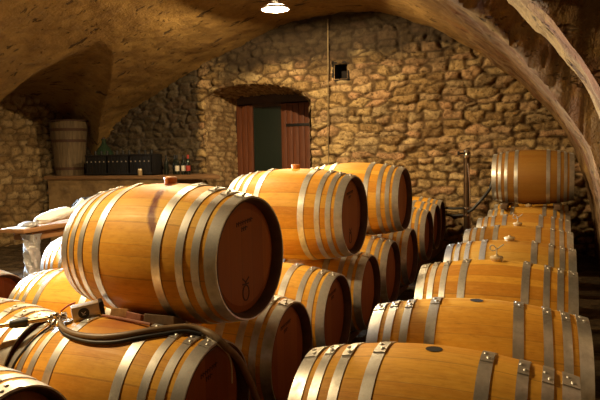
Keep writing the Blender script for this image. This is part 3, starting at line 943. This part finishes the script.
# bottles standing in the crates: only their necks show above the rim
for k in range(9):
    x = -7.60 + k * .145 + random.uniform(-.02, .02)
    xi = [-7.39, -6.92, -6.45][k // 3] + (-.13 + .13 * (k % 3))
    nm = ['leftmost', 'middle', 'rightmost'][k // 3]
    ps = ['left', 'centre', 'right'][k % 3]
    bottle(xi, 8.70, ZS + .026, f'bottle neck poking from the {ps} of the {nm} black crate', None, 'bottles standing in the crates', 1.22)

t = thing('demijohn', 'green glass demijohn behind the leftmost black crate on the ledge', 'demijohn', (-7.62, 9.05, ZS))
bm = bmesh.new()
add_lathe(bm, [(.0005, .006), (.12, 0), (.155, .02), (.17, .07), (.172, .22), (.172, .34), (.160, .40), (.115, .475), (.060, .54), (.038, .58), (.034, .62), (.042, .625), (.042, .65), (.030, .655)], 28)
obj_from_bm('glass_body', bm, M['green_glass'], t)
bm = bmesh.new(); add_lathe(bm, [(.0005, .645), (.029, .645), (.031, .68), (.0005, .682)], 16); obj_from_bm('cork', bm, M['dark_frame'], t)

t = thing('candle', 'small pale candle in a tin cup on the plank edge before the crates', 'candle', (-6.42, 8.492, ZS))
bm = bmesh.new(); add_lathe(bm, [(.0005, 0), (.036, 0), (.040, .085), (.037, .085), (.035, .01), (.0005, .01)], 18); obj_from_bm('cup', bm, M['tin'], t)
bm = bmesh.new(); add_lathe(bm, [(.0005, .012), (.0345, .012), (.034, .105), (.030, .112), (.008, .108), (.0005, .108)], 18); obj_from_bm('wax', bm, M['wax'], t)
bm = bmesh.new(); add_tube(bm, [(0, 0, .1), (.001, 0, .12), (.004, 0, .132)], .002, 6); obj_from_bm('wick', bm, M['black_plastic'], t)

# ------------------------------------------------------------------ table with cloth and bag
t = thing('work_table', 'rough wooden table by the left wall, one leg wrapped in plastic film', 'table', (-5.15, 5.70, 0))
TZ = .755
bm = bmesh.new()
for k in range(2): add_box(bm, (-.085 + .17 * k, 0, TZ - .02), (.167, 2.1, .04), bev=.005)
obj_from_bm('tabletop', bm, M['table'], t)
bm = bmesh.new()
add_box(bm, (.12, 0, TZ - .085), (.03, 1.8, .09), bev=.004); add_box(bm, (-.12, 0, TZ - .085), (.03, 1.8, .09), bev=.004)
for s in (-1, 1): add_box(bm, (0, s * .9, TZ - .085), (.24, .03, .09), bev=.004)
obj_from_bm('apron', bm, M['table'], t)
for sx in (.6,):
    for sy in (-1, 1):
        bm = bmesh.new(); add_box(bm, (sx * .11, sy * .86, (TZ - .04) / 2), (.10, .07, TZ - .04), bev=.006)
        lg = obj_from_bm('leg', bm, M['table'], t)
        if sx > 0 and sy < 0:
            bm = bmesh.new(); rg = random.Random(5)
            prf = []
            rings = []
            for i in range(17):
                z = .03 + .66 * i / 16
                ring = []
                for k in range(22):
                    a = 2 * PI * k / 22
                    q = .078 + .014 * math.sin(5 * a + 3 * z * 9) + rg.uniform(-.008, .008) + (.02 if i in (0, 16) else 0)
                    ring.append(bm.verts.new((sx * .11 + q * math.cos(a), sy * .86 + q * math.sin(a), z + rg.uniform(-.006, .006))))
                rings.append(ring)
            for i in range(16):
                for k in range(22): bm.faces.new((rings[i][k], rings[i][(k + 1) % 22], rings[i + 1][(k + 1) % 22], rings[i + 1][k]))
            w = obj_from_bm('plastic_wrap', bm, M['foil'], lg, smooth=True)
            tag(w, 'crumpled silvery plastic film wrapped round the leg')

def blob(name, mat, loc, size, seed, amp=.25, freq=2.2, rotz=0, sub=4, flat=.0, taper=None):
    bm = bmesh.new()
    bmesh.ops.create_icosphere(bm, subdivisions=sub, radius=1)
    for v in bm.verts:
        p = v.co
        q = np.array([p.x * freq + seed]), np.array([p.y * freq - seed]), np.array([p.z * freq])
        n = float(fbm(q[0], q[1], seed, 4, q[2])[0]) - .47
        f = float(vnoise(q[0] * 2.4, q[1] * 2.4, seed + 9, q[2] * 2.4)[0]) - .5
        k = 1 + amp * 2 * n + amp * .6 * abs(f)
        x, y, z = p.x * k, p.y * k, p.z * k
        if taper: x, z = x * (1 - taper * .5 * (y + 1)), z * (1 - taper * .5 * (y + 1))
        z = max(z, -.75)
        v.co = (x * size[0], y * size[1], (z + .75) * size[2])
    o = obj_from_bm(name, bm, mat, None, loc)
    o.rotation_euler = (0, 0, rotz)
    return o
o = blob('cloth_bag', M['cloth'], (-5.11, 5.23, TZ), (.085, .27, .075), 3, .30, 1.9, -.05)
o.rotation_euler = (R(7), 0, R(-3))
o.location.z = TZ + .030
tag(o, 'crumpled white cloth bag lying on the wooden table', 'bag')
bm = bmesh.new(); rg = random.Random(2)
add_tube(bm, [(-.01, .24, .055), (-.005, .30, .075), (.0, .36, .11), (.01, .42, .15)], lambda u: .038 - .05 * u + .045 * u * u, 9, 5)
nk = obj_from_bm('bag_neck', bm, M['cloth'], o, (0, 0, 0))
o = blob('black_jacket', M['black_cloth'], (-5.20, 5.86, TZ), (.13, .27, .135), 8, .3, 2.0, .1)
tag(o, 'folded black jacket behind the white cloth bag on the table', 'jacket')
o = blob('plastic_film', M['foil'], (-5.14, 4.87, TZ), (.085, .10, .032), 14, .35, 3.2, .1)
tag(o, 'crumpled silvery plastic film on the near end of the table', 'film')
bm = bmesh.new(); vs = add_box(bm, (0, 0, .004), (.20, .13, .008), bev=.002)
o = obj_from_bm('paper_sheet', bm, M['paper'], None, (-5.13, 4.72, TZ)); o.rotation_euler = (0, 0, .05)
tag(o, 'pale sheet of card on the near end of the table', 'card')

# ------------------------------------------------------------------ pump column by the far wall, conduit, lamp
t = thing('steel_column', 'tall steel pipe with valves standing before the stone wall between the rows', 'pipe', (-1.135, 8.95, 0))
bm = bmesh.new(); add_lathe(bm, [(.0005, 0), (.16, 0), (.16, .015), (.05, .02), (.045, .06), (.0005, .06)], 24); obj_from_bm('base', bm, M['iron'], t)
bm = bmesh.new(); add_tube(bm, [(0, 0, .04), (0, 0, 1.38)], .042, 18); obj_from_bm('tube', bm, M['dull_pipe'], t)
bm = bmesh.new(); add_lathe(bm, [(.0005, 1.37), (.055, 1.37), (.06, 1.385), (.06, 1.41), (.035, 1.42), (.03, 1.45), (.045, 1.46), (.045, 1.49), (.0005, 1.495)], 20); obj_from_bm('cap', bm, M['chrome'], t)
bm = bmesh.new(); add_tube(bm, [(-.10, -.02, 1.44), (.04, 0, 1.44)], .012, 8); add_box(bm, (-.11, -.02, 1.44), (.03, .03, .06), bev=.005); obj_from_bm('valve_handle', bm, M['iron'], t)
bm = bmesh.new()
add_tube(bm, [(.035, -.035, .12), (.05, -.05, .4), (.05, -.05, .95), (.02, -.04, 1.30)], .012, 8, 6); obj_from_bm('side_pipe', bm, M['chrome'], t)
for zz in (.56, .66):
    bm = bmesh.new(); add_lathe(bm, [(.040, zz - .02), (.058, zz - .015), (.058, zz + .015), (.040, zz + .02)], 16); obj_from_bm('collar', bm, M['chrome'], t)
bm = bmesh.new()
add_tube(bm, [(-.29, -.05, .66), (-.2, -.06, .655), (-.03, -.05, .66)], .018, 8, 5)
add_tube(bm, [(-.29, -.03, .57), (-.2, -.02, .55), (-.03, -.02, .56)], .018, 8, 5)
add_tube(bm, [(.03, -.04, .61), (.10, -.05, .66), (.22, -.02, .80), (.32, .05, .95), (.36, .12, 1.15)], .022, 8, 6)
obj_from_bm('hose', bm, M['rubber'], t)

bm = bmesh.new(); add_tube(bm, [(-3.345, YB - .075, 1.0), (-3.35, YB - .085, 1.8), (-3.335, YB - .08, 2.7), (-3.325, YB - .075, 3.6)], .009, 8, 6)
o = obj_from_bm('wall_conduit', bm, M['conduit'])
tag(o, 'thin pale vertical cable conduit on the stone wall right of the doorway', 'conduit')

LP = Vector((-3.375, 7.43, 3.36))
t = thing('pendant_lamp', 'round white enamel lamp glowing below the middle of the vault', 'lamp', LP)
bm = bmesh.new()
add_lathe(bm, [(0.175, .000), (0.181, .003), (0.163, .030), (.080, .062), (.040, .085), (.036, .11), (.0005, .112)], 32)
add_lathe(bm, [(0.175, .000), (0.156, .028), (.078, .057), (.036, .078), (.0005, .08)], 32)
obj_from_bm('lamp_shade', bm, M['white_enamel'], t)
bm = bmesh.new(); bmesh.ops.create_uvsphere(bm, u_segments=24, v_segments=14, radius=.060, matrix=Matrix.Translation((0, 0, .034)) @ Matrix.Diagonal((2.3, 2.3, .5, 1)))
obj_from_bm('bulb', bm, M['bulb'], t)
bm = bmesh.new(); add_lathe(bm, [(.0005, .105), (.022, .105), (.020, .15), (.008, .16), (.0005, .16)], 14); obj_from_bm('socket', bm, M['iron'], t)
bm = bmesh.new(); add_tube(bm, [(0, 0, .15), (0, 0, .36)], .006, 8); obj_from_bm('cord', bm, M['iron'], t)

# ------------------------------------------------------------------ filling wand, hoses and wedges on the front barrels
def lerp(a, b, t): return tuple(a[i] + (b[i] - a[i]) * t for i in range(3))
PA, PB = (-2.46, 1.935, .692), (-2.095, 2.165, .738)
PC = (-1.990, 2.275, .757)
t = thing('filling_wand', 'brass filling wand with black grip and grey pump box lying on the left front barrels', 'wand', PB)
def rel(p): return tuple(p[i] - PB[i] for i in range(3))
bm = bmesh.new(); add_tube(bm, [rel(PA), rel(PB)], .011, 12); obj_from_bm('rod', bm, M['brass'], t)
bm = bmesh.new(); q0, q1 = lerp(PA, PB, .45), lerp(PA, PB, .63)
add_tube(bm, [rel(lerp(q0, q1, k / 6)) for k in range(7)], lambda u: .020 + .004 * u - .003 * (u in (0., 1.)), 14); obj_from_bm('grip', bm, M['rubber'], t)
d = (Vector(PC) - Vector(PB)).normalized(); sd = d.cross(Vector((0, 0, 1))).normalized(); up = sd.cross(d)
RM = Matrix((d, -sd, up)).transposed().to_4x4()
bm = bmesh.new(); add_box(bm, rel(lerp(PB, PC, .62)), (.125, .070, .070), RM, bev=.007); pb = obj_from_bm('pump_box', bm, M['grey_metal'], t)
bm = bmesh.new(); add_box(bm, rel(lerp(PB, PC, 1.10)), (.018, .074, .074), RM, bev=.005); obj_from_bm('end_cap', bm, M['iron'], pb)
bm = bmesh.new(); fc = Vector(rel(lerp(PB, PC, .55))) + sd * .0355
fm = Matrix((d, up, sd)).transposed().to_4x4(); fm.translation = fc
add_lathe(bm, [(.0005, .003), (.023, .003), (.025, .001), (.025, -.002)], 22, mat=fm); em = obj_from_bm('round_emblem', bm, M['rubber'], pb)
bm = bmesh.new(); fm2 = fm.copy(); fm2.translation = fc + sd * .0032
for (y0, z0, a, L_) in ((-.006, .002, .9, .014), (.005, .003, -.6, .012), (.0, -.007, .1, .014)):
    add_box(bm, fm2.translation + d * y0 + up * z0, (L_, .0012, .0032), RM @ Matrix.Rotation(a, 4, 'Y'))
obj_from_bm('emblem_mark', bm, M['grey_metal'], em)
bm = bmesh.new()
for (f_, r_q, L_) in ((.86, .017, .022), (.93, .014, .018), (1.0, .020, .020)):
    c0 = Vector(rel(lerp(PA, PB, f_)))
    dd = (Vector(PB) - Vector(PA)).normalized()
    add_tube(bm, [c0 - dd * L_ * .5, c0 - dd * L_ * .3, c0 + dd * L_ * .3, c0 + dd * L_ * .5], lambda u, r=r_q: r * (.82 if u in (0., 1.) else 1), 12)
obj_from_bm('coupling', bm, M['chrome'], t)
bm = bmesh.new()
c0 = Vector(rel(lerp(PA, PB, .93)))
add_tube(bm, [c0 + Vector((0, 0, .005)), c0 + Vector((.01, -.03, -.015)), c0 + Vector((.01, -.045, -.03))], .013, 12, 3)
bmesh.ops.create_uvsphere(bm, u_segments=14, v_segments=10, radius=.017, matrix=Matrix.Translation(c0 + Vector((.012, -.02, .012))))
bmesh.ops.create_uvsphere(bm, u_segments=14, v_segments=10, radius=.014, matrix=Matrix.Translation(c0 + Vector((-.02, -.03, -.02))))
add_tube(bm, [c0 + Vector((.02, -.01, .0)), c0 + Vector((.05, -.05, -.02))], .011, 10)
obj_from_bm('valve', bm, M['chrome'], t)
bm = bmesh.new(); lv0 = Vector(rel(lerp(PB, PC, -.08))) + up * .024; lv1 = Vector(rel(lerp(PB, PC, .38))) + up * .050
add_tube(bm, [lv0, lv0 * .5 + lv1 * .5 + up * .006, lv1], .004, 8, 4); obj_from_bm('lever', bm, M['red'], t)
bm = bmesh.new(); add_tube(bm, [(-.01, -.03, -.02), (-.075, -.075, -.07), (-.10, -.16, -.135), (-.112, -.215, -.205), (-.115, -.235, -.30)], .0055, 8, 6); obj_from_bm('cable', bm, M['rubber'], t)

bm = bmesh.new()
add_tube(bm, [(-2.085, 2.125, .722), (-2.04, 2.092, .712), (-1.984, 2.066, .703), (-1.896, 2.044, .700), (-1.785, 2.041, .703), (-1.676, 2.069, .714), (-1.586, 2.122, .726), (-1.504, 2.19, .728), (-1.457, 2.228, .724),
              (-1.405, 2.243, .714), (-1.34, 2.235, .697), (-1.292, 2.245, .655), (-1.278, 2.345, .560), (-1.262, 2.43, .412), (-1.23, 2.47, .25), (-1.18, 2.50, .08), (-1.08, 2.54, .026), (-.95, 2.70, .022), (-.90, 3.1, .022), (-1.0, 3.7, .022)], lambda u: .0125 + .0035 * min(1, u * 2.5), 14, 8)
o = obj_from_bm('wine_hose', bm, M['hose']); tag(o, 'thick grey-brown hose lying over the front lower barrel and down its dark head', 'hose')
bm = bmesh.new()
add_tube(bm, [(-2.09, 2.12, .718), (-2.04, 2.085, .698), (-1.959, 2.047, .687), (-1.829, 2.024, .683), (-1.708, 2.036, .690), (-1.612, 2.082, .705), (-1.528, 2.140, .713), (-1.46, 2.195, .716), (-1.39, 2.222, .702)], .0085, 10, 6)
o = obj_from_bm('black_hose', bm, M['rubber']); tag(o, 'thin black hose running beside the thick hose on the front barrel', 'hose')
bm = bmesh.new()
add_tube(bm, [(-1.50, 2.225, .720), (-1.439, 2.236, .702), (-1.37, 2.228, .688), (-1.318, 2.212, .674), (-1.295, 2.245, .636), (-1.290, 2.282, .591), (-1.291, 2.298, .537), (-1.294, 2.302, .47)], .0034, 8, 6)
o = obj_from_bm('pale_wire', bm, M['white_wire']); tag(o, 'thin pale wire hanging over the front barrel head from under the hose', 'wire')
bm = bmesh.new()
add_tube(bm, [(-1.93, 2.235, .736), (-1.78, 2.20, .740), (-1.62, 2.175, .737)], .007, 8, 3)
o = obj_from_bm('wooden_stick', bm, M['stained_pine']); tag(o, 'thin red-stained stick lying in front of the wooden wedges', 'stick')
def wedge(x, y, lx, ly, t0, t1, rz, mat, label):
    bm = bmesh.new()
    V = [bm.verts.new(p) for p in ((-lx / 2, -ly / 2, 0), (lx / 2, -ly / 2, 0), (lx / 2, ly / 2, 0), (-lx / 2, ly / 2, 0), (-lx / 2, -ly / 2, t0), (lx / 2, -ly / 2, t0 * .9), (lx / 2, ly / 2, t1), (-lx / 2, ly / 2, t1))]
    for f in ((3, 2, 1, 0), (4, 5, 6, 7), (0, 1, 5, 4), (1, 2, 6, 5), (2, 3, 7, 6), (3, 0, 4, 7)): bm.faces.new([V[i] for i in f])
    bmesh.ops.bevel(bm, geom=list(bm.edges), offset=.003, segments=1, affect='EDGES')
    dy = y - 2.218
    z = .385 + math.sqrt(max(prof(x + 1.788) ** 2 - dy * dy, 0)) - .001
    o = obj_from_bm('wooden_wedge', bm, mat, None, (x, y, z))
    o.rotation_euler = (-math.asin(dy / .345), 0, rz)
    tag(o, label, 'wedge', 'wedges under the top barrel')
wedge(-1.86, 2.30, .085, .12, .044, .014, .25, M['pine'], 'pale wooden wedge jammed under the top barrel, nearest the pump box')
wedge(-1.745, 2.275, .10, .10, .034, .012, -.2, M['stained_pine'], 'red-stained wooden wedge between the pale one and the grey one')
wedge(-1.615, 2.275, .15, .12, .046, .012, .12, M['grey_pine'], 'weathered grey wooden wedge under the top barrel, next to the hose')

# ------------------------------------------------------------------ camera, light
cam = bpy.data.cameras.new('camera'); cam.sensor_width = 36; cam.lens = 612.004 / 600 * 36
cam.clip_start = .05
co = bpy.data.objects.new('camera', cam); link(co)
r_ = Vector((.92424, .38133, -.01925)); u_ = Vector((-.01043, .07562, .99708)); b_ = Vector((.38168, -.92134, .07387))
m = Matrix((r_, u_, b_)).transposed().to_4x4(); m.translation = Vector((0, 0, 1.46467))
co.matrix_world = m
S.camera = co

def point(name, loc, col, e, rad=.05, spot=None, aim=None):
    l = bpy.data.lights.new(name, 'SPOT' if spot else 'POINT'); l.color = col; l.energy = e; l.shadow_soft_size = rad
    if spot: l.spot_size = R(spot); l.spot_blend = .2
    o = bpy.data.objects.new(name, l); link(o); o.location = loc
    return o
WARM = (1, .735, .39)
point('lamp_light', LP + Vector((0, 0, -.004)), WARM, 330, .02)
point('added_middle_light', (-3.4, 4.5, 3.0), WARM, 330, .08, 168)  # added unseen light, brightens the tops of the stacked barrels
point('assumed_near_light', (-3.4, 1.9, 2.8), WARM, 310, .08, 168)  # assumed lamp out of view, no fixture, lights the near barrels
point('added_left_light', (-6.2, 3.2, 2.2), WARM, 55, .1)  # added light without a fixture, brightens the left side of the vault
a = bpy.data.lights.new('assumed_daylight', 'AREA'); a.shape = 'RECTANGLE'; a.size = 2 * WW; a.size_y = 2 * WH; a.energy = 240; a.spread = R(55); a.color = (.72, .86, 1)  # assumed cool daylight, added at the unseen window and aimed at the table
ao = bpy.data.objects.new('assumed_daylight', a); link(ao); ao.location = (XL + .12, WY, WZ); ao.rotation_euler = (Vector((-4.7, 4.6, .6)) - Vector((XL + .12, WY, WZ))).to_track_quat('-Z', 'Y').to_euler()

w = bpy.data.worlds.new('world'); S.world = w; w.use_nodes = True
w.node_tree.nodes['Background'].inputs[0].default_value = (.02, .016, .012, 1)
w.node_tree.nodes['Background'].inputs[1].default_value = .3
S.view_settings.view_transform = 'Standard'
S.view_settings.look = 'None'
S.view_settings.gamma = 1
S.view_settings.exposure = .2
S.cycles.max_bounces = 8
S.cycles.diffuse_bounces = 4
S.cycles.caustics_reflective = False
S.cycles.caustics_refractive = False
S.cycles.sample_clamp_indirect = 4
